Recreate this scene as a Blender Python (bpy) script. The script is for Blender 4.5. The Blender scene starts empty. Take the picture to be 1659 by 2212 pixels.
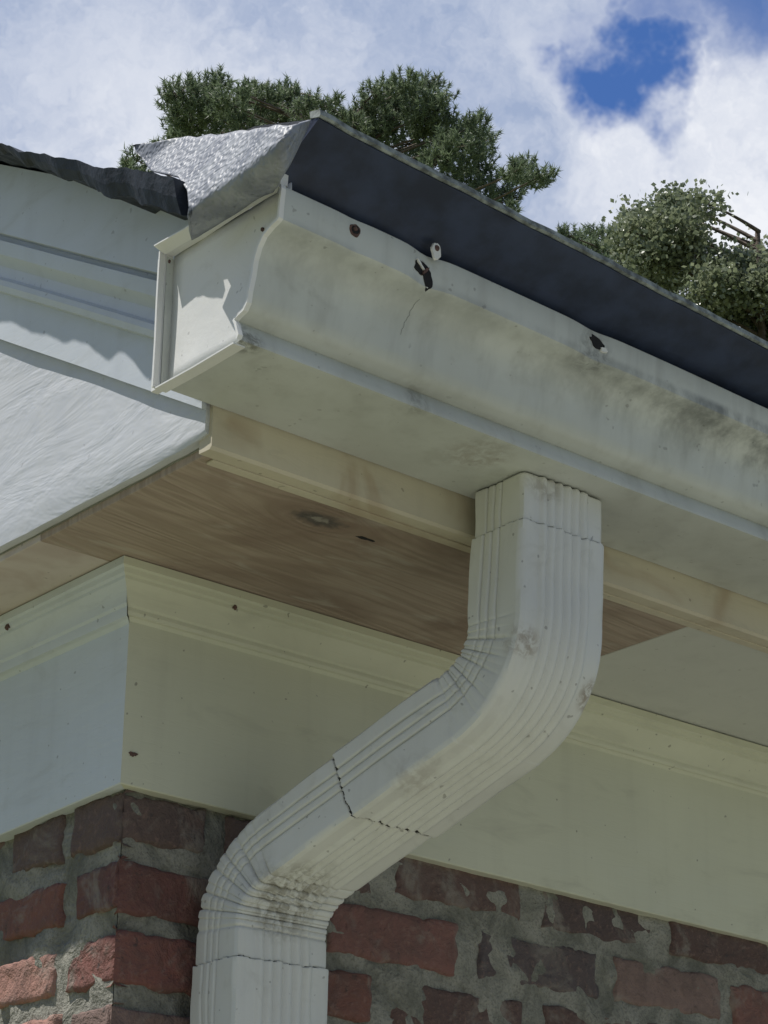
import bpy, math, random
from mathutils import Vector, Matrix, noise
random.seed(7)
S=bpy.context.scene
def nz(x,y,z,sc=1.0): return noise.noise(Vector((x*sc,y*sc,z*sc)))
# ------------------------------------------------------------ node helpers
class NT:
    def __init__(s,nt): s.nt=nt; s.n=nt.nodes; s.l=nt.links
    def new(s,t,**k):
        n=s.n.new(t)
        for a,b in k.items(): setattr(n,a,b)
        return n
    def put(s,sock,v):
        if isinstance(v,bpy.types.NodeSocket): s.l.new(v,sock)
        elif v is not None:
            if isinstance(v,tuple) and len(v)==3 and sock.type=='RGBA': v=(*v,1)
            sock.default_value=v
    def math(s,op,a,b=None,c=None,clamp=False):
        n=s.new('ShaderNodeMath',operation=op,use_clamp=clamp)
        s.put(n.inputs[0],a)
        if b is not None: s.put(n.inputs[1],b)
        if c is not None: s.put(n.inputs[2],c)
        return n.outputs[0]
    def vmath(s,op,a,b=None,out=0):
        n=s.new('ShaderNodeVectorMath',operation=op); s.put(n.inputs[0],a)
        if b is not None: s.put(n.inputs[1],b)
        return n.outputs[out]
    def mix(s,f,a,b,bt='MIX'):
        n=s.new('ShaderNodeMix',data_type='RGBA',blend_type=bt)
        s.put(n.inputs[0],f); s.put(n.inputs[6],a); s.put(n.inputs[7],b); return n.outputs[2]
    def noise(s,vec,scale,detail=4,rough=.55,dist=0,col=False):
        n=s.new('ShaderNodeTexNoise'); s.put(n.inputs['Vector'],vec); n.inputs['Scale'].default_value=scale
        n.inputs['Detail'].default_value=detail; n.inputs['Roughness'].default_value=rough; n.inputs['Distortion'].default_value=dist
        return n.outputs[1 if col else 0]
    def map(s,v,a,b,c=0.,d=1.,smooth=True):
        n=s.new('ShaderNodeMapRange',interpolation_type='SMOOTHSTEP' if smooth else 'LINEAR')
        s.put(n.inputs[0],v)
        for i,x in enumerate((a,b,c,d)): s.put(n.inputs[1+i],x)
        return n.outputs[0]
    def scale(s,vec,v3):
        n=s.new('ShaderNodeMapping'); s.put(n.inputs[0],vec); n.inputs['Scale'].default_value=v3; return n.outputs[0]
    def bump(s,h,st,dist=.002,nrm=None):
        n=s.new('ShaderNodeBump'); n.inputs['Strength'].default_value=st; n.inputs['Distance'].default_value=dist
        s.put(n.inputs['Height'],h)
        if nrm is not None: s.put(n.inputs['Normal'],nrm)
        return n.outputs[0]
def newmat(name):
    m=bpy.data.materials.new(name); m.use_nodes=True
    t=NT(m.node_tree); b=t.n['Principled BSDF']
    co=t.new('ShaderNodeTexCoord').outputs['Object']
    return m,t,b,co
def paint(name,base,dirt=(.20,.19,.165),amt=.3,rough=.5,grain=(1,1,1),gsc=25,gst=.3,streak=.2,specks=.3,warm=(.6,.5,.4),warmamt=0.,mildew=0.,bumpd=.0012,edgecrack=0.,fine=(1,1,1),grime=()):
    m,t,b,co=newmat(name)
    n1=t.noise(co,5,2,.5); n2=t.noise(t.scale(co,fine),30,4,.62,.8); n3=t.noise(co,125,1,.5)
    c=t.mix(t.map(n1,.35,.7,0,.5),base,tuple(v*.86 for v in base))
    c=t.mix(t.math('MULTIPLY',t.map(n2,.54,.80),amt*.6),c,dirt)
    if streak:
        st=t.noise(t.scale(co,(38,38,2.5)),1,3,.6)
        c=t.mix(t.math('MULTIPLY',t.map(st,.46,.78),streak*.6),c,dirt)
    if warmamt: c=t.mix(t.math('MULTIPLY',t.map(t.noise(co,9,3,.6,1),.45,.7),warmamt),c,warm)
    c=t.mix(t.math('MULTIPLY',t.map(n3,.735,.775),specks),c,(.07,.055,.045))
    for (ctr,r0,amt_,col_) in grime:
        dd_=t.vmath('DISTANCE',co,ctr,out=1)
        gn=t.noise(co,95,4,.7,.5)
        c=t.mix(t.math('MULTIPLY',t.math('MULTIPLY',t.map(dd_,r0*.35,r0,1,0),t.map(gn,.38,.62)),amt_),c,col_)
    if mildew:
        sep=t.new('ShaderNodeSeparateXYZ'); t.put(sep.inputs[0],co)
        zf=t.map(sep.outputs[2],.285,.342)
        zf=t.math('MULTIPLY',zf,t.map(sep.outputs[2],.343,.350,1,.15))
        xf=t.map(sep.outputs[0],.05,.50,.28,1)
        f=t.math('MULTIPLY',t.math('MULTIPLY',zf,xf),t.map(t.noise(t.scale(co,(1,1,.6)),17,5,.7),.34,.64))
        c=t.mix(t.math('MULTIPLY',f,mildew),c,(.06,.068,.065))
        lf=t.math('MULTIPLY',t.map(sep.outputs[2],.320,.276),t.map(t.noise(t.scale(co,(1,1,.5)),9,4,.6),.3,.7,.15,.55))
        c=t.mix(lf,c,(.38,.39,.345))
    t.put(b.inputs['Base Color'],c)
    t.put(b.inputs['Roughness'],t.map(n2,.3,.7,rough-.08,min(1,rough+.18)))
    g=t.noise(t.scale(co,grain),gsc,4,.65,.4)
    nn=t.bump(g,gst,bumpd)
    if edgecrack:
        v=t.noise(t.scale(co,(grain[0]*1.4,grain[1]*1.4,grain[2]*1.4)),gsc*.5,3,.5,1.2)
        r=t.map(t.math('ABSOLUTE',t.math('SUBTRACT',v,.5)),0,.012,0,1)
        nn=t.bump(r,edgecrack,.0008,nn)
    t.put(b.inputs['Normal'],nn)
    return m
M_gut=paint('gutter_paint',(.55,.57,.535),amt=.35,rough=.42,gsc=14,gst=.2,streak=.5,specks=.35,mildew=.85,bumpd=.002,
    grime=[((.12,-.37,.252),.045,.5,(.22,.17,.12)),((-.165,-.40,.255),.02,.8,(.09,.085,.06)),((.02,-.40,.262),.02,.6,(.12,.11,.09)),((.19,-.45,.345),.03,.5,(.10,.10,.09))])
M_cap=paint('end_cap_paint',(.72,.72,.70),amt=.25,rough=.45,gsc=90,gst=.25,streak=.0,specks=.3)
M_ds=paint('downspout_paint',(.62,.62,.58),amt=.38,rough=.42,gsc=60,gst=.25,streak=.18,specks=.45,bumpd=.001,
    grime=[((.135,-.095,-.105),.055,.75,(.20,.18,.13)),((.175,-.365,.085),.022,.7,(.26,.21,.16)),((.268,-.36,.055),.022,.8,(.20,.15,.10)),((.20,-.37,.245),.03,.5,(.26,.23,.19)),((.15,-.25,-.02),.03,.35,(.28,.24,.20))])
M_frieze=paint('frieze_paint',(.58,.58,.45),amt=.35,rough=.6,grain=(.10,.6,1),gsc=60,gst=.4,streak=.12,specks=.5,edgecrack=.1,fine=(.3,1,1))
M_friezeG=paint('gable_frieze_paint',(.57,.61,.64),amt=.3,rough=.6,grain=(.6,.15,1),gsc=60,gst=.7,streak=.12,specks=.4,edgecrack=.15,fine=(1,.3,1))
M_board=paint('gable_board_paint',(.54,.56,.595),amt=.15,rough=.55,grain=(1,.28,1),gsc=24,gst=.7,streak=.0,specks=.2,bumpd=.004)
M_rake=paint('rake_paint',(.55,.59,.64),amt=.25,rough=.55,grain=(1,.2,1),gsc=40,gst=.35,streak=.12,specks=.3,edgecrack=.08,fine=(1,.3,1))
M_sofL=paint('soffit_paint',(.55,.49,.44),amt=.3,rough=.65,grain=(.5,.2,1),gsc=40,gst=.4,streak=0,specks=.4,warm=(.38,.29,.24),warmamt=.55)
M_sofR=paint('soffit_paint_plain',(.54,.545,.49),amt=.2,rough=.65,grain=(.2,1,1),gsc=30,gst=.3,streak=0,specks=.3)
M_fascia=paint('fascia_paint',(.54,.49,.375),amt=.5,rough=.6,grain=(.15,1,1),gsc=50,gst=.4,streak=.2,specks=.4,warm=(.35,.26,.17),warmamt=.65,edgecrack=.1,fine=(.4,1,1))
def simple(name,col,rough=.6,metal=0,nsc=60,nst=.3,var=.4,bd=.001):
    m,t,b,co=newmat(name)
    n=t.noise(co,nsc,4,.6)
    t.put(b.inputs['Base Color'],t.mix(t.map(n,.3,.7),tuple(v*(1-var) for v in col),tuple(min(1,v*(1+var)) for v in col)))
    b.inputs['Roughness'].default_value=rough; b.inputs['Metallic'].default_value=metal
    t.put(b.inputs['Normal'],t.bump(n,nst,bd)); return m
M_dark=simple('dark_hole',(.010,.010,.012),.9)
M_rust=simple('rusty_nail',(.10,.055,.045),.8,0,300)
M_drip=simple('dark_flashing',(.022,.032,.064),.5,0,28,.25,.35)
M_tar=simple('tar_paper',(.020,.025,.034),.6,0,60,.6,.4,.003)
M_edge=simple('shingle_edge',(.19,.21,.20),.8,0,90,.6,.6,.002)
M_shing=simple('asphalt_shingle',(.10,.10,.10),.9,0,120,.8,.5,.002)
M_lap=simple('lap_shadow_gap',(.04,.036,.03),.9)
M_bark=simple('bark',(.12,.095,.075),.95,0,8,1,.4,.03)
m,t,b,co=newmat('embossed_membrane'); M_memb=m
v=t.new('ShaderNodeTexVoronoi',feature='SMOOTH_F1'); t.put(v.inputs['Vector'],t.vmath('ADD',co,t.vmath('MULTIPLY',t.noise(co,60,2,.5,0,True),(.008,.008,.008)))); v.inputs['Scale'].default_value=200
v.inputs['Smoothness'].default_value=.9
t.put(b.inputs['Base Color'],t.mix(t.map(t.noise(co,30,3),.35,.65),(.17,.185,.215),(.27,.285,.31)))
b.inputs['Metallic'].default_value=0; b.inputs['Roughness'].default_value=.50
t.put(b.inputs['Normal'],t.bump(v.outputs[0],.75,.003))
m,t,b,co=newmat('plywood'); M_wood=m
sep=t.new('ShaderNodeSeparateXYZ'); t.put(sep.inputs[0],co)
X,Y=sep.outputs[0],sep.outputs[1]
dx=t.math('SUBTRACT',X,.056); dy=t.math('SUBTRACT',Y,-.222)
d2=t.math('ADD',t.math('MULTIPLY',t.math('MULTIPLY',dx,dx),.22),t.math('MULTIPLY',dy,dy))
d=t.math('SQRT',d2)
sg=t.math('DIVIDE',dy,t.math('ADD',d,.004))
defl=t.math('MULTIPLY',sg,t.math('MULTIPLY',-.040,t.math('EXPONENT',t.math('MULTIPLY',d,-16.))))
g=t.math('ADD',t.math('ADD',dy,defl),t.math('MULTIPLY',dx,-.10))
cmb=t.new('ShaderNodeCombineXYZ'); t.put(cmb.inputs[0],t.math('MULTIPLY',X,1.3)); t.put(cmb.inputs[1],t.math('MULTIPLY',g,11.))
w=t.noise(cmb.outputs[0],1.5,3,.5,.3)
rings=t.math('SINE',t.math('MULTIPLY',w,75.))
cmb2=t.new('ShaderNodeCombineXYZ'); t.put(cmb2.inputs[0],t.math('MULTIPLY',X,6.)); t.put(cmb2.inputs[1],t.math('MULTIPLY',g,260.))
fib=t.noise(cmb2.outputs[0],1.,3,.6)
c=t.mix(t.map(rings,-1,1,0,.34),(.385,.31,.245),(.215,.155,.115))
c=t.mix(t.map(fib,.35,.75,0,.35),c,(.19,.145,.11))
c=t.mix(t.map(t.noise(co,5,4,.6,.8),.40,.66,0,.75),c,(.19,.13,.098))
c=t.mix(t.map(t.noise(t.scale(co,(3,9,3)),3.2,4,.6,.5),.55,.72,0,.5),c,(.46,.42,.355))
k=t.math('SUBTRACT',1.,t.map(t.math('ADD',d,t.math('MULTIPLY',t.noise(co,120,3),.014)),.014,.024))
c=t.mix(t.math('MULTIPLY',k,.92),c,(.075,.065,.06))
k2=t.math('SUBTRACT',1.,t.map(t.math('ADD',d,t.math('MULTIPLY',t.noise(co,200,2),.012)),.008,.013))
c=t.mix(t.math('MULTIPLY',k2,.7),c,(.33,.30,.26))
t.put(b.inputs['Base Color'],c); b.inputs['Roughness'].default_value=.75
t.put(b.inputs['Normal'],t.bump(rings,.3,.0012,t.bump(fib,.4,.0015)))
m,t,b,co=newmat('old_brick'); M_brick=m
at=t.new('ShaderNodeAttribute',attribute_name='bcol'); 
n1=t.noise(co,30,4,.65,.5); n2=t.noise(co,160,3,.7); n3=t.noise(co,14,4,.7,.8)
c=t.mix(t.map(n1,.35,.75,.0,.6),at.outputs['Color'],(.095,.065,.057))
c=t.mix(t.map(n2,.5,.75,0,.4),c,(.28,.18,.145))
c=t.mix(t.map(n3,.52,.70,0,.65),c,(.25,.225,.19))
c=t.mix(t.map(t.noise(co,70,4,.7),.60,.71,0,.75),c,(.05,.042,.04))
t.put(b.inputs['Base Color'],c); b.inputs['Roughness'].default_value=.9
t.put(b.inputs['Normal'],t.bump(n2,.8,.003,t.bump(n1,.9,.008)))
m,t,b,co=newmat('mortar'); M_mort=m
n1=t.noise(co,22,4,.65,.5); n2=t.noise(co,330,2,.7)
c=t.mix(t.map(n1,.3,.7),(.13,.13,.105),(.31,.30,.255)); c=t.mix(t.map(n2,.45,.7,0,.5),c,(.09,.085,.07))
t.put(b.inputs['Base Color'],c); b.inputs['Roughness'].default_value=.95
t.put(b.inputs['Normal'],t.bump(n2,.9,.002,t.bump(n1,.9,.012)))
# ------------------------------------------------------------ mesh helpers
def empty(name):
    e=bpy.data.objects.new(name,None); S.collection.objects.link(e); return e
def mobj(name,vs,fs,mat,parent=None,smooth=False):
    me=bpy.data.meshes.new(name); me.from_pydata([tuple(v) for v in vs],[],fs); me.materials.append(mat)
    if smooth: me.polygons.foreach_set('use_smooth',[True]*len(fs))
    me.update(); o=bpy.data.objects.new(name,me); S.collection.objects.link(o)
    if parent: o.parent=parent
    return o
def box(name,x0,x1,y0,y1,z0,z1,mat,parent=None,bev=.0015):
    vs=[(x,y,z) for x in(x0,x1) for y in(y0,y1) for z in(z0,z1)]
    fs=[(0,1,3,2),(4,6,7,5),(0,4,5,1),(2,3,7,6),(0,2,6,4),(1,5,7,3)]
    o=mobj(name,vs,fs,mat,parent)
    if bev:
        bm=o.modifiers.new('b','BEVEL'); bm.width=bev; bm.segments=2
    return o
def prism(name,rows,mat,parent=None,smooth=False,closed=True,caps=True):
    n=len(rows[0]); vs=[v for r in rows for v in r]; fs=[]
    for i in range(len(rows)-1):
        for j in range(n if closed else n-1):
            k=(j+1)%n; fs.append((i*n+j,i*n+k,(i+1)*n+k,(i+1)*n+j))
    if caps and closed:
        fs.append(tuple(range(n))[::-1]); fs.append(tuple((len(rows)-1)*n+j for j in range(n)))
    return mobj(name,vs,fs,mat,parent,smooth)
def autosmooth(o,ang=35):
    for p in o.data.polygons: p.use_smooth=True
    o.data.set_sharp_from_angle(angle=math.radians(ang))
def xsteps(a,b,near=1.0,fine=.012):
    r=[];x=a
    while x<b:
        r.append(x); x+= fine if x<near else .25
    r.append(b); return r
XE=7.0
# ------------------------------------------------------------ house
house=empty('brick_house')
ZG=-2.17
def bricks(name,axis,L,start):
    vs=[];fs=[];cols=[]
    pal=[(.20,.080,.064),(.22,.095,.072),(.165,.072,.060),(.24,.125,.10),(.115,.07,.06),(.10,.07,.066),(.20,.135,.115),(.19,.09,.073)]
    k=0
    while True:
        jt=.007-.067*k; jb=jt-.067
        if jb<ZG: break
        segs=list(start(k))
        while segs[-1][1]<L:
            s0=segs[-1][1]+random.uniform(.016,.026); segs.append((s0,s0+.185+random.uniform(-.006,.006)))
        for si,(a,c) in enumerate(segs):
            rr=random.Random(k*13+5) if si==0 else random
            col=pal[rr.randrange(len(pal))]; f=rr.uniform(.8,1.15); col=tuple(v*f for v in col)
            if axis=='x' and k==1 and si==1: col=(.20,.095,.08)
            if axis=='x' and k==1 and si==2: col=(.09,.073,.075)
            if k==0 and a<.2: col=(.115,.08,.07)
            if axis=='y' and k>=2 and a>.05: col=(.36,.19,.15)  # sunlight on the lower gable wall, put into the brick colour
            z0=jb+.0075+random.uniform(-.003,.003); z1=jt-.0075+random.uniform(-.003,.003)
            near = a<1.4 and k<8
            nu,nv=(26,12) if near else (3,3)
            base=len(vs); pr=random.uniform(-.002,.003)
            tx=random.uniform(-.0018,.0018)
            for iv in range(nv+1):
                for iu in range(nu+1):
                    fu=iu/nu;fv=iv/nv
                    fu2=.5-.5*math.cos(math.pi*fu); fv2=.5-.5*math.cos(math.pi*fv)
                    uu=a+(c-a)*(fu*.5+fu2*.5); zz=z0+(z1-z0)*(fv*.5+fv2*.5)
                    border=min(iu,nu-iu,iv,nv-iv)
                    w=0
                    if near:
                        w=nz(uu*60,zz*60,3.1+k)*.0020+nz(uu*18,zz*18,7)*.0022
                        rag=nz(uu*38,zz*38,11+si)*.0070+nz(uu*120,zz*120,4)*.0026
                        ff=max(0,1-border/2)
                        if iu<2 or iu>nu-2: uu+=rag*ff
                        if iv<2 or iv>nv-2: zz+=rag*ff
                    w+=pr+tx*(fu-.5)*2
                    if border==0: w-=.016
                    elif border==1 and near: w-=.0012+max(0,nz(uu*70,zz*70,20))*.009
                    if a<.02 and iu==0:
                        w=0 if iv not in(0,nv) else -.004; uu=a
                    vs.append((uu,-.0+.012-w,zz) if axis=='x' else (.012-w,uu,zz))
            n=nu+1
            for iv in range(nv):
                for iu in range(nu):
                    q=(base+iv*n+iu,base+iv*n+iu+1,base+(iv+1)*n+iu+1,base+(iv+1)*n+iu)
                    fs.append(q if axis=='x' else q[::-1])
            cols+= [col]*((nu+1)*(nv+1))
        k+=1
    o=mobj(name,vs,fs,M_brick,house,True)
    ca=o.data.color_attributes.new('bcol','FLOAT_COLOR','POINT')
    ca.data.foreach_set('color',[x for c in cols for x in (*c,1)])
    return o
bricks('brickwork_eave','x',XE-.2,lambda k: [(.012,.238),(.262,.442),(.470,.655)] if k%2 else [(.012,.11),(.133,.325),(.35,.54),(.565,.75)])
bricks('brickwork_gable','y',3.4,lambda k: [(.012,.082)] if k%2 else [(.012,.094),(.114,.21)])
def mortar(axis,L,name):
    us=[.0150+i*.009 for i in range(int(1.4/.009))]+[1.6,L]; zs=[.02-i*.007 for i in range(75)]+[-1.2,ZG-.1]
    vs=[]
    for z in zs:
        for i,u in enumerate(us):
            w=nz(u*25,z*25,5)*.0060+nz(u*90,z*90,9)*.0028
            if i==0: w=0
            vs.append((u,.0145-w,z) if axis=='x' else (.0145-w,u,z))
    n=len(us);fs=[]
    for i in range(len(zs)-1):
        for j in range(n-1):
            q=(i*n+j,(i+1)*n+j,(i+1)*n+j+1,i*n+j+1); fs.append(q if axis=='x' else q[::-1])
    return mobj(name,vs,fs,M_mort,house,True)
mortar('x',XE-.1,'mortar_eave'); mortar('y',3.5,'mortar_gable')
box('wall_core',.03,XE-.1,.03,7.0,ZG-.1,.20,M_mort,house,0)
def zb_x(x): return -.0185*x
def zb_y(y): return -.04*y
rows=[]
for x in [None]+xsteps(.045,XE,1.2,.02):
    xx=x or 0
    w=nz(xx*3,0,1)*.0012
    P=[(.035,zb_x(xx)),(.001,zb_x(xx)),(0,zb_x(xx)+.001),(0-w,.08),(0,.163),(-.003,.166),(-.006,.1665),(-.0075,.170),(-.0075,.174),(-.010,.176),
       (-.012,.181),(-.0165,.190),(-.022,.196),(-.0225,.199),(-.026,.2005),(-.027,.205),(-.030,.2065),(-.030,.2145),(.035,.2145)]
    rows.append([(p[0] if x is None else x,p[0],p[1]) for p in P])
o=prism('frieze_eave',rows,M_frieze,house,caps=False); autosmooth(o,20)
rows=[]
for y in [None]+[.045+i*.02 for i in range(60)]+[3.5]:
    yy_=y or 0
    P=[(.035,zb_y(yy_)),(.001,zb_y(yy_)),(0,zb_y(yy_)+.001),(0,.08),(0,.160),(-.004,.1635),(-.009,.164),(-.010,.168),(-.010,.1735),(-.0125,.176),
       (-.013,.182),(-.0165,.190),(-.022,.196),(-.0225,.199),(-.026,.2005),(-.027,.205),(-.030,.2065),(-.030,.2145),(.035,.2145)]
    rows.append([(p[0],(p[0] if y is None else y),p[1]) for p in P][::-1])
o=prism('frieze_gable',rows,M_friezeG,house,caps=False); autosmooth(o,20)
def slab(name,x0,x1,y0,y1,z0,z1,mat): return box(name,x0,x1,y0,y1,z0,z1,mat,house,.0012)
slab('soffit_plywood',-.1085,.5265,-.272,-.004,.2155,.224,M_wood)
slab('soffit_painted',.529,XE,-.272,-.004,.2165,.224,M_sofR)
slab('soffit_gable',-.1085,-.004,-.0035,3.5,.2160,.224,M_sofL)
slab('soffit_backing',-.107,XE,-.27,3.5,.2245,.234,M_sofR)
rows=[]
for x in xsteps(-.1165,XE,1.0,.02):
    w=nz(x*5,2,1)*.0008
    P=[(-.270,.2135),(-.285+w,.213),(-.288+w,.2155),(-.288+w,.385),(-.270,.385)]
    rows.append([(x,p[0],p[1]) for p in P])
prism('fascia_board',rows,M_fascia,house)
box('fascia_backing_strip',-.10,XE,-.2690,-.258,.2125,.2152,M_fascia,house,.0008)
SL=.58
def zs(y): return .2519+SL*(y+.279)
vs=[];fs=[];N=90;K=14
yy=[-.2835+ (i/N)**1.3*3.6 for i in range(N+1)]
for side in (0,1):
    for i,y in enumerate(yy):
        zb=.2245+nz(y*30,4,1)*.0012+ (.004*math.exp(-(y+.2835)/.012))
        zt=max(zb+.03,zs(y)+.02)
        for k in range(K+1):
            f=k/K; z=zb+(zt-zb)*f
            w=nz(y*9,z*9,3)*.0016+nz(y*28,z*28,5)*.0006
            if k==0: w-=.002
            x=-.1205-w if side==0 else -.1095
            vs.append((x,y+(nz(z*60,1,1)*.003 if i==0 else 0),z))
n=K+1;o2=(N+1)*n
for i in range(N):
    for k in range(K):
        fs.append((i*n+k,i*n+k+1,(i+1)*n+k+1,(i+1)*n+k)); fs.append((o2+i*n+k,o2+(i+1)*n+k,o2+(i+1)*n+k+1,o2+i*n+k+1))
    fs.append((i*n,(i+1)*n,o2+(i+1)*n,o2+i*n))
for k in range(K): fs.append((k,o2+k,o2+k+1,k+1))
o=mobj('gable_board',vs,fs,M_board,house); autosmooth(o,40)
RP=[(0,-.1215),(0,-.1265),(.052,-.1275),(.0535,-.136),(.060,-.139),(.066,-.1385),(.070,-.133),(.082,-.132),(.088,-.137),(.094,-.1435),(.104,-.145),(.110,-.145),(.111,-.136),(.1165,-.136),(.118,-.148),(.198,-.148),(.200,-.12),(.200,-.1215)]
def para(y,z,x):
    s=(1.1145+x)/(1.1145-.12); return -1.6855+s*(y+1.6855), -.5717+s*(z+.5717)
rows=[]
y=-.285
ysr=[]
while y<3.6:
    ysr.append(y); y+=.02 if y<.5 else .3
for y in ysr:
    r=[]
    for dz,x in RP:
        w=nz(y*6,dz*20,2)*.0010
        r.append((x+w,y,zs(y)+dz+w))
    rows.append(r[::-1])
o=prism('rake_trim',rows,M_rake,house); autosmooth(o,22)
# roof
def zr(y): return .484+SL*(y+.234)
RX=-.205
rk=[]
y=-.338
while y<3.6:
    rk.append(y); y+=.006 if y<.35 else .3
vs=[];fs=[]
for i,y in enumerate(rk):
    th=.008+.027*max(0,1-(y+.338)/.30)+nz(y*38,1,1)*.007+nz(y*110,2,2)*.003
    up=nz(y*16,5,5)*.007+nz(y*60,6,6)*.003
    x=RX+nz(y*25,8,8)*.006
    zt=zr(y)+up
    vs+= [(x,y,zt),(x+.004,y,zt-th*.55),(x+.010,y,zt-th),(x+.02,y,zt-th+.003),(XE,y,zr(y)-.02),(XE,y,zr(y)+.0)]
for i in range(len(rk)-1):
    for j in range(6):
        k=(j+1)%6; fs.append((i*6+j,i*6+k,(i+1)*6+k,(i+1)*6+j))
fs.append((0,1,2,3,4,5))
mobj('roof_shingles',vs,[f[::-1] for f in fs],M_tar,house)
mobj('roof_back',[(RX,3.6,zr(3.6)),(XE,3.6,zr(3.6)),(XE,7.6,.5),(RX,7.6,.5)],[(0,1,2,3)],M_shing,house)
mobj('gable_infill',[(-.1,3.4,.2),(-.1,7.4,.2),(-.1,7.4,.55),(-.1,3.6,zr(3.6)-.05)],[(0,1,2,3)],M_rake,house)
box('wall_gable_rear',.012,.03,3.45,7.0,ZG-.1,.3,M_mort,house,0)
def sag(x): return -.040*(x+.173) if x<1.2 else -.040*1.373
rowsT=[];rowsD=[];rowsE=[]
for x in xsteps(-.165,XE,1.2,.015):
    s=sag(x)+nz(x*7,1,1)*.0015
    rowsT.append([(x,p[0],p[1]+s) for p in [(-.30,.480),(-.40,.462),(-.455,.440),(-.492,.4245),(-.492,.420),(-.44,.425),(-.30,.465)]])
for x in xsteps(-.174,XE,1.2,.012):
    s=sag(x)+nz(x*6,1,3)*.0022; e=nz(x*11,4,1)*.0018
    D=[(-.420,.362),(-.438,.378),(-.452,.390),(-.470,.401),(-.487,.410),(-.499,.4165),(-.4985,.420),(-.485,.4205),(-.468,.413),(-.450,.402),(-.436,.390),(-.418,.366)]
    rowsD.append([(x+(.010 if p[0]>-.45 and x<-.172 else 0),p[0]-e,p[1]+s*(1 if p[0]<-.46 else (.65 if p[0]<-.445 else .3))) for p in D])
    e2=nz(x*40,4,1)*.0008
    rowsE.append([(x-.001,p[0]-e-e2,p[1]+s+e2) for p in [(-.489,.4212),(-.5005,.4172),(-.5025,.4185),(-.5015,.4240),(-.488,.4280)]])
prism('roof_underlay',rowsT,M_tar,house)
o=prism('eave_flashing',rowsD,M_drip,house); autosmooth(o,35)
prism('eave_shingle_edge',rowsE,M_edge,house)
top=[(-.144,.584),(-.177,.572),(-.222,.555),(-.240,.548),(-.252,.543),(-.31,.519),(-.369,.496),(-.405,.481),(-.420,.477)]
bot=[(-.147,.577),(-.177,.540),(-.222,.513),(-.238,.490),(-.249,.434),(-.31,.431),(-.369,.429),(-.390,.442),(-.414,.468)]
vs=[];fs=[];K=22;stn=[]
for i in range(len(top)-1):
    for f in [j/6 for j in range(6)]:
        stn.append(tuple(top[i][c]*(1-f)+top[i+1][c]*f for c in(0,1))+tuple(bot[i][c]*(1-f)+bot[i+1][c]*f for c in(0,1)))
stn.append(top[-1]+bot[-1])
ns_=len(stn)
for i,(ty,tz,by,bz) in enumerate(stn):
    for k in range(K+1):
        f=k/K; y=by*(1-f)+ty*f; z=bz*(1-f)+tz*f
        a=max(0,(z-(.460+.10*(-.22-y if y<-.22 else 0)))/.08)
        bb=max(0,.478-z)/.045
        e=max(0,(i/ns_-.75)/.25)
        x=-.216+.038*e*e*(3-2*e)+.060*min(1.2,a)**1.2*(1-e*.8)+.030*bb**1.5*(1-e)+.003*math.sin(y*38)+nz(y*20,z*20,1)*.003
        z+=nz(y*50,z*20,9)*.003*(1 if k in(0,K) else 0)
        y2,z2=para(y,z,x); vs.append((x,y2,z2))
n=K+1
for i in range(ns_-1):
    for k in range(K): fs.append((i*n+k,(i+1)*n+k,(i+1)*n+k+1,i*n+k+1))
o=mobj('roof_membrane_flap',vs,fs,M_memb,house,True)
so=o.modifiers.new('s','SOLIDIFY'); so.thickness=.002
# ------------------------------------------------------------ gutter
gut=empty('rain_gutter')
GP=[(-.2885,.379),(-.2885,.254),(-.2905,.252),(-.345,.2515),(-.398,.252),(-.4025,.2530),(-.4030,.2565),(-.3985,.2690),(-.3960,.2725),(-.3990,.2740),(-.4080,.2765),(-.4130,.2820),(-.4155,.291),(-.4180,.305),(-.4210,.318),(-.4255,.328),(-.4320,.3355),(-.4410,.3400),(-.4500,.3420),(-.4525,.3440),(-.4535,.3560),(-.4550,.3705),(-.4540,.3745),(-.4510,.3765),(-.4470,.3755),(-.4455,.3720)]
def gx(x,y,z):
    d=nz(x*4,z*9,y*9+2)*.0018+nz(x*13,z*14,4)*.0006
    lipd= 0
    if z>.335:
        lipd+=.007*math.exp(-((x+.014)/.016)**2)+.004*math.exp(-((x-.19)/.02)**2)+.0015*math.exp(-((x+.098)/.012)**2)
        lipd+=nz(x*7,3,3)*.0012
    tw=-.010*(x+.173)/.65 if x<.6 else -.0119
    k=1 if y<-.39 else .3
    return d*k,lipd,tw*max(0,(z-.27)/.1)
def gdef(x,y,z):
    d,l,t_=gx(x,y,z); return (x,y-d+l*.5,z+abs(d)*.3+t_-l*.2)
def surf(x,z):
    P=[gdef(x,y_,z_) for y_,z_ in GP[6:22]]
    for a,b_ in zip(P,P[1:]):
        if (a[2]-z)*(b_[2]-z)<=0 and a[2]!=b_[2]:
            f=(z-a[2])/(b_[2]-a[2]); return a[1]+(b_[1]-a[1])*f
    return P[-1][1] if z>P[-1][2] else P[0][1]
inner=[]
for i,(y,z) in enumerate(GP):
    a=GP[max(0,i-1)];c=GP[min(len(GP)-1,i+1)]
    ty,tz=c[0]-a[0],c[1]-a[1];l=math.hypot(ty,tz); inner.append((y+tz/l*.0010, z-ty/l*.0010))
rows=[]
for x in xsteps(-.173,XE,1.0,.008):
    rows.append([gdef(x,y,z) for (y,z) in GP+inner[::-1]])
o=prism('gutter_trough',rows,M_gut,gut,caps=False); autosmooth(o,40)
fr0=[(-.3965,.2535)]+[(y+.0018,z) for y,z in GP[7:22]]+[(-.453,.3815)]
fr0=sorted(fr0,key=lambda p:p[1])
vs=[];fs=[]
NC=10
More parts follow.
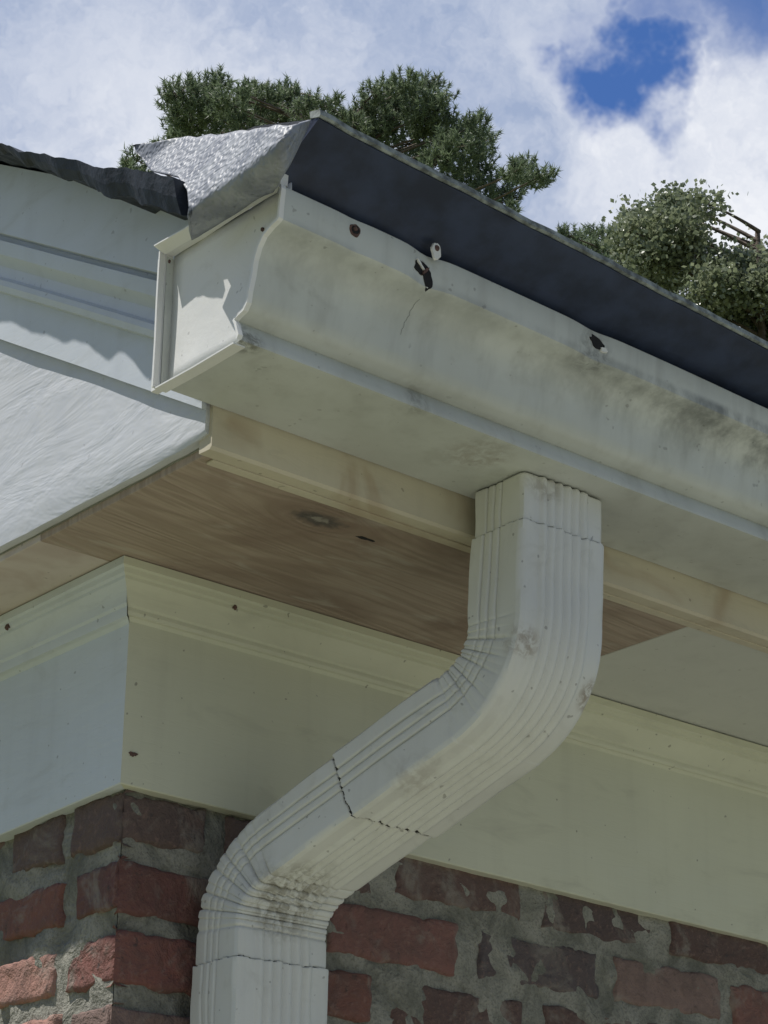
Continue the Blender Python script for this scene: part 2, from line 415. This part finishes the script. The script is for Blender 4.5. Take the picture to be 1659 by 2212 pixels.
for i,(y,z) in enumerate(fr0):
    for j in range(NC+1):
        f=j/NC; yv=-.2895+(y+.2895)*f
        vs.append((-.1655+nz(yv*25,z*25,6)*.0012,yv,z))
for i in range(len(fr0)-1):
    for j in range(NC): fs.append((i*(NC+1)+j,i*(NC+1)+j+1,(i+1)*(NC+1)+j+1,(i+1)*(NC+1)+j))
o=mobj('end_cap_plate',vs,fs,M_cap,gut,True)
o.modifiers.new('s','SOLIDIFY').thickness=.0012
def strip(name,pts,wid,x0,x1,mat):
    vs=[];n=len(pts)
    for i,(y,z) in enumerate(pts):
        a=pts[max(0,i-1)];c=pts[min(n-1,i+1)];ty,tz=c[0]-a[0],c[1]-a[1];l=math.hypot(ty,tz) or 1
        ny,nzz=-tz/l,ty/l
        j=nz(y*60,z*60,3)*.0008
        for x in(x0,x1): vs.append((x+j,y,z))
        for x in (x0,x1): vs.append((x+j,y+ny*wid,z+nzz*wid))
    fs=[]
    for i in range(n-1):
        b0=i*4;b1=b0+4
        fs+=[(b0,b1,b1+2,b0+2),(b0+1,b0+3,b1+3,b1+1),(b0,b0+1,b1+1,b1),(b0+2,b1+2,b1+3,b0+3)]
    fs+=[(0,2,3,1),((n-1)*4,(n-1)*4+1,(n-1)*4+3,(n-1)*4+2)]
    return mobj(name,vs,fs,mat,gut)
fr=[(y-.0012,z) for y,z in GP[6:23]]
strip('end_cap_front_flange',[(-.4020,.2530)]+fr,-.0026,-.1772,-.1725,M_cap)
strip('end_cap_back_flange',[(-.2885,.3815),(-.2885,.34),(-.2885,.30),(-.2885,.2525)],.0125,-.1735,-.1662,M_cap)
strip('end_cap_edge',[(-.2875,.383),(-.2875,.34),(-.2875,.30),(-.2875,.2515)],.0018,-.1795,-.1736,M_cap)
strip('end_cap_bottom_edge',[(-.2875,.2512),(-.34,.2508),(-.3985,.2512)],.0014,-.1778,-.1660,M_cap)
tp=[(-.2885,.3815),(-.33,.3805),(-.38,.381),(-.42,.380),(-.4500,.3785)]
strip('end_cap_top_fold',[(y,z) for y,z in tp],-.011,-.1745,-.1662,M_cap)
vs=[];fs=[]
for i,(y,z) in enumerate(tp):
    vs+=[(-.1745,y,z-.001),(-.186+nz(y*40,1,1)*.003,y,z+.003),(-.186+nz(y*40,1,1)*.003,y,z+.0042),(-.1745,y,z+.001)]
for i in range(len(tp)-1):
    for j in range(4): fs.append((i*4+j,i*4+(j+1)%4,(i+1)*4+(j+1)%4,(i+1)*4+j))
mobj('end_cap_turned_lip',vs,fs,M_cap,gut)
def blob(name,c,rx,rz,mat,seed,th=.0012,parent=gut,nrm='y',n=22,amp=.3,off=0,tilt=0):
    ring=[]
    for i in range(n):
        a=i/n*2*math.pi; r=1+amp*nz(math.cos(a)*1.6,math.sin(a)*1.6,seed)*2
        u,v=math.cos(a)*rx*r,math.sin(a)*rz*r
        u,v=u*math.cos(tilt)-v*math.sin(tilt),u*math.sin(tilt)+v*math.cos(tilt)
        ring.append((u,v))
    def pt(u,v,lift):
        if nrm=='y':
            x,z=c[0]+u,c[2]+v; return (x,(surf(x,z) if c[1] is None else c[1])-lift-off,z)
        if nrm=='z': return (c[0]+u,c[1]+v,c[2]-lift)
        return (c[0]-lift,c[1]+u,c[2]+v)
    vs=[pt(0,0,th)]+[pt(u*.5,v*.5,th) for u,v in ring]+[pt(u*.92,v*.92,th) for u,v in ring]+[pt(u,v,-.0008) for u,v in ring]
    fs=[]
    for i in range(n):
        k=(i+1)%n
        fs+=[(0,1+i,1+k),(1+i,1+n+i,1+n+k,1+k),(1+n+i,1+2*n+i,1+2*n+k,1+n+k)]
    return mobj(name,vs,fs,mat,parent)
blob('nail_hole_rim',(-.097,None,.3625),.0062,.0058,M_rust,3,.0008,amp=.1)
blob('nail_head',(-.097,None,.3625),.0044,.0040,M_dark,4,.0014,amp=.1)
blob('nail_shine',(-.0975,None,.3630),.0022,.0020,M_rust,24,.0022,amp=.1)
blob('torn_hole',(-.0205,None,.3560),.0105,.0062,M_dark,5,.0009,amp=.25)
blob('torn_hole_lower',(-.0125,None,.3490),.0056,.0100,M_dark,8,.0011,amp=.2,tilt=.25)
blob('torn_flap',(-.0235,None,.3585),.0056,.0011,M_cap,9,.0026,amp=.3,tilt=-.6)
blob('wire_clip',(-.0165,None,.3540),.0058,.0012,M_rust,19,.0032,amp=.2,tilt=.9)
blob('strap_tab',(-.0085,-.4565,.3745),.0058,.0080,M_cap,10,.0012,amp=.15)
blob('strap_tab_hole',(-.0085,-.4579,.3770),.0025,.0030,M_rust,11,.0007,amp=.1)
blob('nail_hole_far',(.193,None,.3570),.0095,.0050,M_dark,12,.0009,amp=.3,tilt=-.4)
blob('nail_far_flap',(.2005,None,.3515),.0045,.0020,M_cap,22,.0020,amp=.3)
blob('rivet',(-.1668,-.418,.352),.0018,.0018,M_rust,13,.0008,nrm='x',amp=.1)
blob('cap_rivet',(-.1737,-.294,.372),.0012,.0018,M_rust,14,.0006,nrm='x',amp=.1)
blob('board_nail',(.109,-.0235,.1985),.0022,.0042,M_rust,31,.0012,house,amp=.4)
blob('board_nail_low',(.012,-.0003,.031),.0040,.0022,M_rust,32,.0009,house,amp=.5)
blob('gable_nail',(-.0262,.185,.2010),.0035,.0030,M_rust,33,.0012,house,'x',amp=.5)
blob('knot_chip',(.118,-.215,.2156),.012,.0022,M_dark,35,.0004,house,'z',amp=.5)
vs=[];fs=[]
for i in range(26):
    z=.336-.030*i/25; x=-.009-.007*(i/25)+nz(i*.35,1,1)*.002; w=.00014
    y=surf(x,z)-.0004
    vs+=[(x-w,y,z),(x+w,y,z)]
for i in range(25): fs.append((2*i,2*i+1,2*i+3,2*i+2))
mobj('paint_crack',vs,fs,M_lap,gut)
# ------------------------------------------------------------ downspout
WD,DP=.103,.069
def section():
    P=[]
    r=.005
    nF=96
    P.append((0,r)) ; P.append((r*.3,r*.3))
    for i in range(nF+1):
        a=r+(WD-2*r)*i/nF; f=a/WD; h=0
        if .18<f<.80: h=.0030*(.5-.5*math.cos((f-.18)/.62*6*2*math.pi))**.75
        P.append((a,-h))
    P.append((WD-r*.3,r*.3)); P.append((WD,r))
    for i in range(1,8): P.append((WD,r+(DP-2*r)*i/8))
    P.append((WD,DP-r)); P.append((WD-r,DP))
    P.append((r,DP)); P.append((0,DP-r))
    nS=70
    for i in range(1,nS):
        q=DP-r-(DP-2*r)*i/nS; f=q/DP; h=0
        for g0 in (.44,.58,.72):
            h+=.0030*math.exp(-((f-g0)/.016)**2)
        P.append((h,q))
    return P
SEC=section()
K1=(-.3370,.061);K2=(-.0390,-.081)
def unit(a,b):
    l=math.hypot(b[0]-a[0],b[1]-a[1]);return ((b[0]-a[0])/l,(b[1]-a[1])/l)
dd=unit(K1,K2);T=.058
path=[]
def line(p,q,n,tag):
    for i in range(n): path.append((p[0]+(q[0]-p[0])*i/n,p[1]+(q[1]-p[1])*i/n,tag,0))
def bez(p,k,q,n,tag):
    for i in range(n):
        f=i/n; path.append(((1-f)**2*p[0]+2*f*(1-f)*k[0]+f*f*q[0],(1-f)**2*p[1]+2*f*(1-f)*k[1]+f*f*q[1],tag,f))
a0=(K1[0],.2500);a1=(K1[0],K1[1]+T);a2=(K1[0]+dd[0]*T,K1[1]+dd[1]*T)
b1=(K2[0]-dd[0]*T,K2[1]-dd[1]*T);b2=(K2[0],K2[1]-T)
line(a0,a1,170,'v');bez(a1,K1,a2,120,'e1');line(a2,b1,280,'d');bez(b1,K2,b2,120,'e2')
line(b2,(K2[0],-.20),70,'w');line((K2[0],-.20),(K2[0],-.45),40,'w');line((K2[0],-.45),(K2[0],ZG+.15),6,'w');path.append((K2[0],ZG+.15,'w',0))
rows=[];flags=[]
def xl(y,z): return .1765-.010*max(0,min(1,(.25-z)/.15))+(y-K1[0])*(-.076/(K2[0]-K1[0]))
for i,(y,z,tag,f) in enumerate(path):
    a=path[max(0,i-1)];c=path[min(len(path)-1,i+1)]
    t_=unit((a[0],a[1]),(c[0],c[1])); m_=(t_[1],-t_[0])
    row=[]
    wd=1+ .03*max(0,min(1,(y-K1[0])/.3))
    for (A,n_) in SEC:
        wob=nz(A*25,n_*25,5)*.0035+nz(A*90,n_*90,7)*.0012
        off=0;fl=0
        if tag=='v':
            zz_=z+wob
            off=0 if zz_>.203 else .0020
            if .2015<zz_<.2035: off=-.0012;fl=1
        elif tag=='e1': off=.0020
        elif tag=='d':
            ff=(y-a2[0])/(b1[0]-a2[0])+wob*9; off=.0024 if ff<.55 else -.0002
            if .55<=ff<.570: off=-.0012;fl=1
        elif tag=='e2': off=-.0002
        elif tag=='w':
            zz_=z+wob
            off=-.0002 if zz_>-.160 else .0018
            if -.1618<zz_<=-.160: off=-.0010;fl=1
        ca=(A-WD/2);cn=(DP/2-n_)
        sx=1+off/(WD/2);sn=1+off/(DP/2)
        if tag in('e1','e2'):
            ncr=7; ph=(f*ncr+.12*math.sin(f*17))%1.0; win=min(1,f*6,(1-f)*6)
            saw=math.exp(-((ph-.5)/.09)**2)+.40*(1-ph)
            fr_=n_/DP
            wt=(.03+1.0*fr_) if tag=='e1' else (1-.45*fr_)
            wt*=.75+.5*nz(f*9,tag=='e1',n_*20)
            am=.0052*saw*wt*win
            if abs(A)<.0045 or abs(A-WD)<.001: sx-=am*.9/(WD/2)
            if n_>DP*.9 or (tag=='e2' and n_<.0045): sn-=am/(DP/2)
        dn=nz(A*30+i*.008,n_*30,z*22)*.0014
        X_=xl(y,z)+WD/2+ca*sx*wd+ (dn if A<.001 else 0)
        N_=cn*sn+dn
        zz=z+m_[1]*N_; yy_=y+m_[0]*N_
        if i==0: zz-=max(0,nz(A*60,n_*60,2))*.008+.0012
        row.append((X_,yy_,zz)); flags.append(fl)
    rows.append(row)
o=prism('downspout',rows,M_ds,None,caps=False); autosmooth(o,42)
o.data.materials.append(M_lap)
for p in o.data.polygons:
    if sum(flags[v] for v in p.vertices)>=3: p.material_index=1
o.modifiers.new('t','SOLIDIFY').thickness=.0008
box('outlet_collar',.184,.268,-.364,-.320,.2435,.2508,M_lap,gut,.001)
# ------------------------------------------------------------ ground
m,t,b,co=newmat('lawn')
n1=t.noise(co,.6,2,.6);n2=t.noise(co,14,2,.7)
c=t.mix(n1,(.11,.14,.05),(.20,.20,.09)); c=t.mix(t.map(n2,.4,.7,0,.5),c,(.07,.09,.03))
t.put(b.inputs['Base Color'],c); b.inputs['Roughness'].default_value=1
mobj('ground',[(-400,-400,ZG),(400,-400,ZG),(400,400,ZG),(-400,400,ZG)],[(0,1,2,3)],m)
m,t,b,co=newmat('bounce_concrete')
n1=t.noise(co,1.2,2,.6);n2=t.noise(co,40,2,.7)
c=t.mix(n1,(.30,.305,.25),(.39,.39,.325)); c=t.mix(t.map(n2,.4,.7,0,.3),c,(.24,.24,.19))
t.put(b.inputs['Base Color'],c); b.inputs['Roughness'].default_value=.9
box('bounce_slab',-5.5,6.5,-9,-.25,ZG+.004,ZG+.03,m,None,.004)  # unseen pale slab, added to bounce sunlight up under the eave
# ------------------------------------------------------------ trees
rh=Vector((.7605,-.6493,0)); fh=Vector((.6493,.7605,0)); CP=Vector((14.15,16.83,14.82))
def leafmat(name,a,b_,trans=.25,rough=.5):
    m,t,b,co=newmat(name)
    n=t.noise(co,3.5,2); n2=t.noise(co,25,1)
    c=t.mix(t.map(n,.35,.65),a,b_); c=t.mix(t.map(n2,.4,.7,0,.5),c,tuple(v*1.5 for v in b_))
    t.put(b.inputs['Base Color'],c); b.inputs['Roughness'].default_value=rough
    tr=t.new('ShaderNodeBsdfTranslucent'); t.put(tr.inputs[0],c)
    ms=t.new('ShaderNodeMixShader'); ms.inputs[0].default_value=trans
    t.l.new(b.outputs[0],ms.inputs[1]); t.l.new(tr.outputs[0],ms.inputs[2])
    t.l.new(ms.outputs[0],t.n['Material Output'].inputs[0]); return m
M_pine=leafmat('pine_needles',(.13,.175,.10),(.18,.23,.135),.42)
M_oak=leafmat('broad_leaves',(.15,.185,.11),(.24,.27,.17),.4,.3)
def limb(vs,fs,p,q,r0,r1,bend=.1,seg=6,ns=6):
    base=len(vs); ax=(q-p); off=Vector((random.uniform(-1,1),random.uniform(-1,1),random.uniform(-.2,.8)))*ax.length*bend
    for i in range(seg+1):
        f=i/seg; c=p+ax*f+off*math.sin(f*math.pi)
        r=r0*(1-f)+r1*f; d=ax.normalized(); u=d.orthogonal().normalized(); v=d.cross(u)
        for j in range(ns):
            a=j/ns*2*math.pi; vs.append(c+u*math.cos(a)*r+v*math.sin(a)*r)
    for i in range(seg):
        for j in range(ns):
            k=(j+1)%ns; fs.append((base+i*ns+j,base+i*ns+k,base+(i+1)*ns+k,base+(i+1)*ns+j))
def tree(name,lobes,trunkx,kind,depth,tuft,dens=1.0,drop=0):
    vs=[];fs=[];bvs=[];bfs=[]
    org=CP+fh*depth; k=(24+depth)/24
    def P(a,h,w):
        up=(300-h-drop)*.0070*k + (15.39*(k-1)) + .64*w
        return org+rh*((a-760)*.00594*k)+fh*w+Vector((0,0,up))
    tb=P(trunkx,3000,0); tb.z=ZG-.2
    topz=P(trunkx,min(l[1] for l in lobes)+60,0)
    limb(bvs,bfs,tb,topz,.20,.03,.015,14,9)
    for (a,h,r) in lobes:
        c=P(a,h,random.uniform(-1,1)*.9)
        s=P(trunkx+random.uniform(-5,5),h+max(60,abs(a-trunkx)*.45),0)
        limb(bvs,bfs,s,c,.028,.008,.08,6,5)
        low=h>470 and kind=='pine' and a<1160
        nt=int((r/tuft)**2*2.6*(.5 if low else dens))+3
        R=r*(.0072 if kind=='pine' else .0070)*k
        for _ in range(nt):
            while True:
                v=Vector((random.uniform(-1,1),random.uniform(-1,1),random.uniform(-1,1)))
                if v.length<1: break
            p=c+Vector((v.x*R,v.y*R*1.2,v.z*R*.80))
            if random.random()<.25: limb(bvs,bfs,c,p,.007,.004,.1,2,3)
            if kind=='pine':
                ax=(v*.6+Vector((0,0,.9))+Vector([random.uniform(-.4,.4) for _ in range(3)])).normalized()
                for _n in range(30):
                    dr=(ax*random.uniform(.0,1.2)+Vector([random.gauss(0,.6) for _ in range(3)])).normalized()
                    L_=random.uniform(.055,.105); b0=p+ax*random.uniform(-.08,.05)
                    sd=dr.cross(Vector([random.uniform(-1,1) for _ in range(3)])).normalized()*.0080
                    i0=len(vs); vs+= [b0-sd,b0+sd,b0+dr*L_]; fs.append((i0,i0+1,i0+2))
            else:
                for _n in range(26):
                    q=p+Vector([random.gauss(0,.10) for _ in range(3)])
                    dr=Vector([random.gauss(0,1) for _ in range(3)]).normalized(); sd=dr.orthogonal().normalized()
                    sd=(sd*math.cos(_n)+dr.cross(sd)*math.sin(_n)); L_=random.uniform(.05,.085); wd=L_*.38
                    i0=len(vs); vs+=[q,q+dr*L_*.5+sd*wd,q+dr*L_,q+dr*L_*.5-sd*wd]; fs.append((i0,i0+1,i0+2,i0+3))
    e=empty(name)
    mobj('foliage',vs,fs,M_pine if kind=='pine' else M_oak,e)
    mobj('trunk_and_limbs',bvs,bfs,M_bark,e,True)
L1=[(385,215,38),(372,265,34),(430,200,38),(462,185,28),(440,250,45),(500,230,40),(520,200,28),(560,220,40),(595,200,30),(620,225,38),(580,260,38),(660,245,30),(700,235,34),(735,262,30),(690,275,25),(410,240,45),(480,260,45),(540,250,45),(640,260,35),
 (800,205,26),(830,200,36),(870,190,36),(915,180,32),(940,215,30),(790,245,36),(850,245,42),(905,250,42),(760,270,28),(820,290,38),(880,310,40),(930,290,38),(980,280,34),(1015,275,30),(1035,310,34),(990,330,42),(870,225,42),(800,275,40),(930,250,40),
 (940,345,36),(880,355,28),(1040,355,30),(1000,390,36),(1060,410,36),(1020,430,34),(1090,370,26),(1120,360,24),(1150,375,26),(1165,390,16),(1100,430,24),(1085,460,24),(960,400,30),(1130,385,26),(960,320,40),
 (270,345,18),(265,370,22),(300,380,24),(360,300,26),(405,300,32),(470,290,36),(530,285,36),(165,375,12),(330,330,22)]
for i in range(16): L1.append((random.uniform(330,1150),random.uniform(480,900),random.uniform(35,55)))
tree('pine_tree',L1,760,'pine',0,17,4.6,2)
L2=[(1185,515,16),(1205,505,22),(1235,520,26),(1270,510,22),(1300,520,24),(1265,545,30),(1310,560,34),(1220,550,26),(1345,550,24),(1355,590,34),(1300,600,34),(1260,570,32)]
for i in range(8): L2.append((random.uniform(1250,1560),random.uniform(620,900),random.uniform(35,50)))
tree('pine_tree',L2,1380,'pine',1.5,16,4.6,-6)
L3=[(1350,500,20),(1385,480,24),(1370,525,30),(1420,490,30),(1440,460,22),(1470,450,24),(1500,440,18),(1490,470,26),(1445,510,38),(1400,560,40),(1470,560,42),(1430,600,45),(1520,560,26),(1540,590,26),(1500,610,38),(1450,530,40),
 (1580,575,22),(1610,560,24),(1645,555,24),(1600,600,36),(1650,600,36),(1560,640,38),(1620,650,42),(1640,700,40),(1680,620,50),(1700,560,40),(1500,660,40),(1740,600,50),(1540,620,40),(1600,640,44)]
for i in range(14): L3.append((random.uniform(1420,1900),random.uniform(680,950),random.uniform(40,60)))
tree('oak_tree',L3,1620,'oak',-1.5,15,2.6,-8)
# ------------------------------------------------------------ light, sky
L=Vector((-1,.75,2.8)).normalized()
sun=bpy.data.lights.new('sun','SUN'); sun.energy=5.0; sun.angle=math.radians(.5); sun.color=(1,.96,.90)
so=bpy.data.objects.new('sun',sun); S.collection.objects.link(so)
so.rotation_euler=L.to_track_quat('Z','Y').to_euler()
W=bpy.data.worlds.new('World'); S.world=W; W.use_nodes=True
t=NT(W.node_tree); bg=t.n['Background']
sky=t.new('ShaderNodeTexSky',sky_type='NISHITA'); sky.sun_disc=False
sky.sun_elevation=math.asin(L.z); sky.sun_rotation=math.atan2(L.x,L.y)
d=t.new('ShaderNodeTexCoord').outputs['Generated']
d=t.vmath('NORMALIZE',d)
wn=t.noise(d,15,5,.62,0,True)
wo=t.vmath('MULTIPLY',t.vmath('SUBTRACT',wn,(.5,.5,.5)),(.12,.12,.12))
dw=t.vmath('ADD',d,wo)
def dist(c): return t.vmath('DISTANCE',dw,c,out=1)
h1=t.map(dist((.618,.551,.552)),.014,.044,1,0)
h2=t.map(dist((.636,.500,.588)),.012,.060,.85,0)
h3=t.map(dist((.620,.535,.578)),.0,.05,.8,0)
cn=t.noise(d,3.2,3,.6,.3)
hole=t.math('MAXIMUM',t.math('MAXIMUM',h1,h2),h3)
dv=t.vmath('DISTANCE',d,(.59,.61,.53),out=1)
gen=t.math('MULTIPLY',t.map(cn,.50,.62),t.map(dv,.25,.4))
hole=t.math('MAXIMUM',hole,gen)
cum=t.map(dist((.655,.545,.520)),.03,.105,1,0)
cum2=t.map(dist((.690,.490,.540)),.03,.08,1,0)
low=t.map(dist((.52,.70,.49)),.05,.16,.5,0)
sn=t.noise(dw,11,5,.6,.2)
f=t.math('ADD',t.math('MULTIPLY',t.math('MAXIMUM',cum,t.math('MAXIMUM',cum2,low)),.75),t.map(sn,.33,.68,-.14,.40),clamp=True)
cc=t.mix(f,(3.5,4.3,6.1),(8.8,9.0,9.5))
far=t.map(dv,.3,.9,1.,.58)  # clouds outside the view dimmed to lower the ambient light
sc_=t.new('ShaderNodeVectorMath',operation='SCALE'); t.put(sc_.inputs[0],cc); t.put(sc_.inputs['Scale'],far)
skc=t.mix(1.0,sky.outputs[0],(.50,.78,1.25),'MULTIPLY')
final=t.mix(hole,sc_.outputs[0],skc)
t.put(bg.inputs[0],final); bg.inputs[1].default_value=.1
# ------------------------------------------------------------ camera
yaw,pit,rol=math.radians(40.488),math.radians(23.006),math.radians(.409)
f=Vector((math.sin(yaw)*math.cos(pit),math.cos(yaw)*math.cos(pit),math.sin(pit)))
r=Vector((math.cos(yaw),-math.sin(yaw),0)); u=r.cross(f)
r2=r*math.cos(rol)+u*math.sin(rol); u2=-r*math.sin(rol)+u*math.cos(rol)
cd=bpy.data.cameras.new('camera'); cd.lens=4741/2212*36; cd.sensor_width=36; cd.clip_end=2000; cd.clip_start=.01
co_=bpy.data.objects.new('camera',cd); S.collection.objects.link(co_)
M=Matrix((r2,u2,-f)).transposed().to_4x4(); M.translation=Vector((-1.1145,-1.68553,-.57173)); co_.matrix_world=M
S.camera=co_
S.view_settings.view_transform='Standard'; S.view_settings.look='None'; S.view_settings.exposure=0
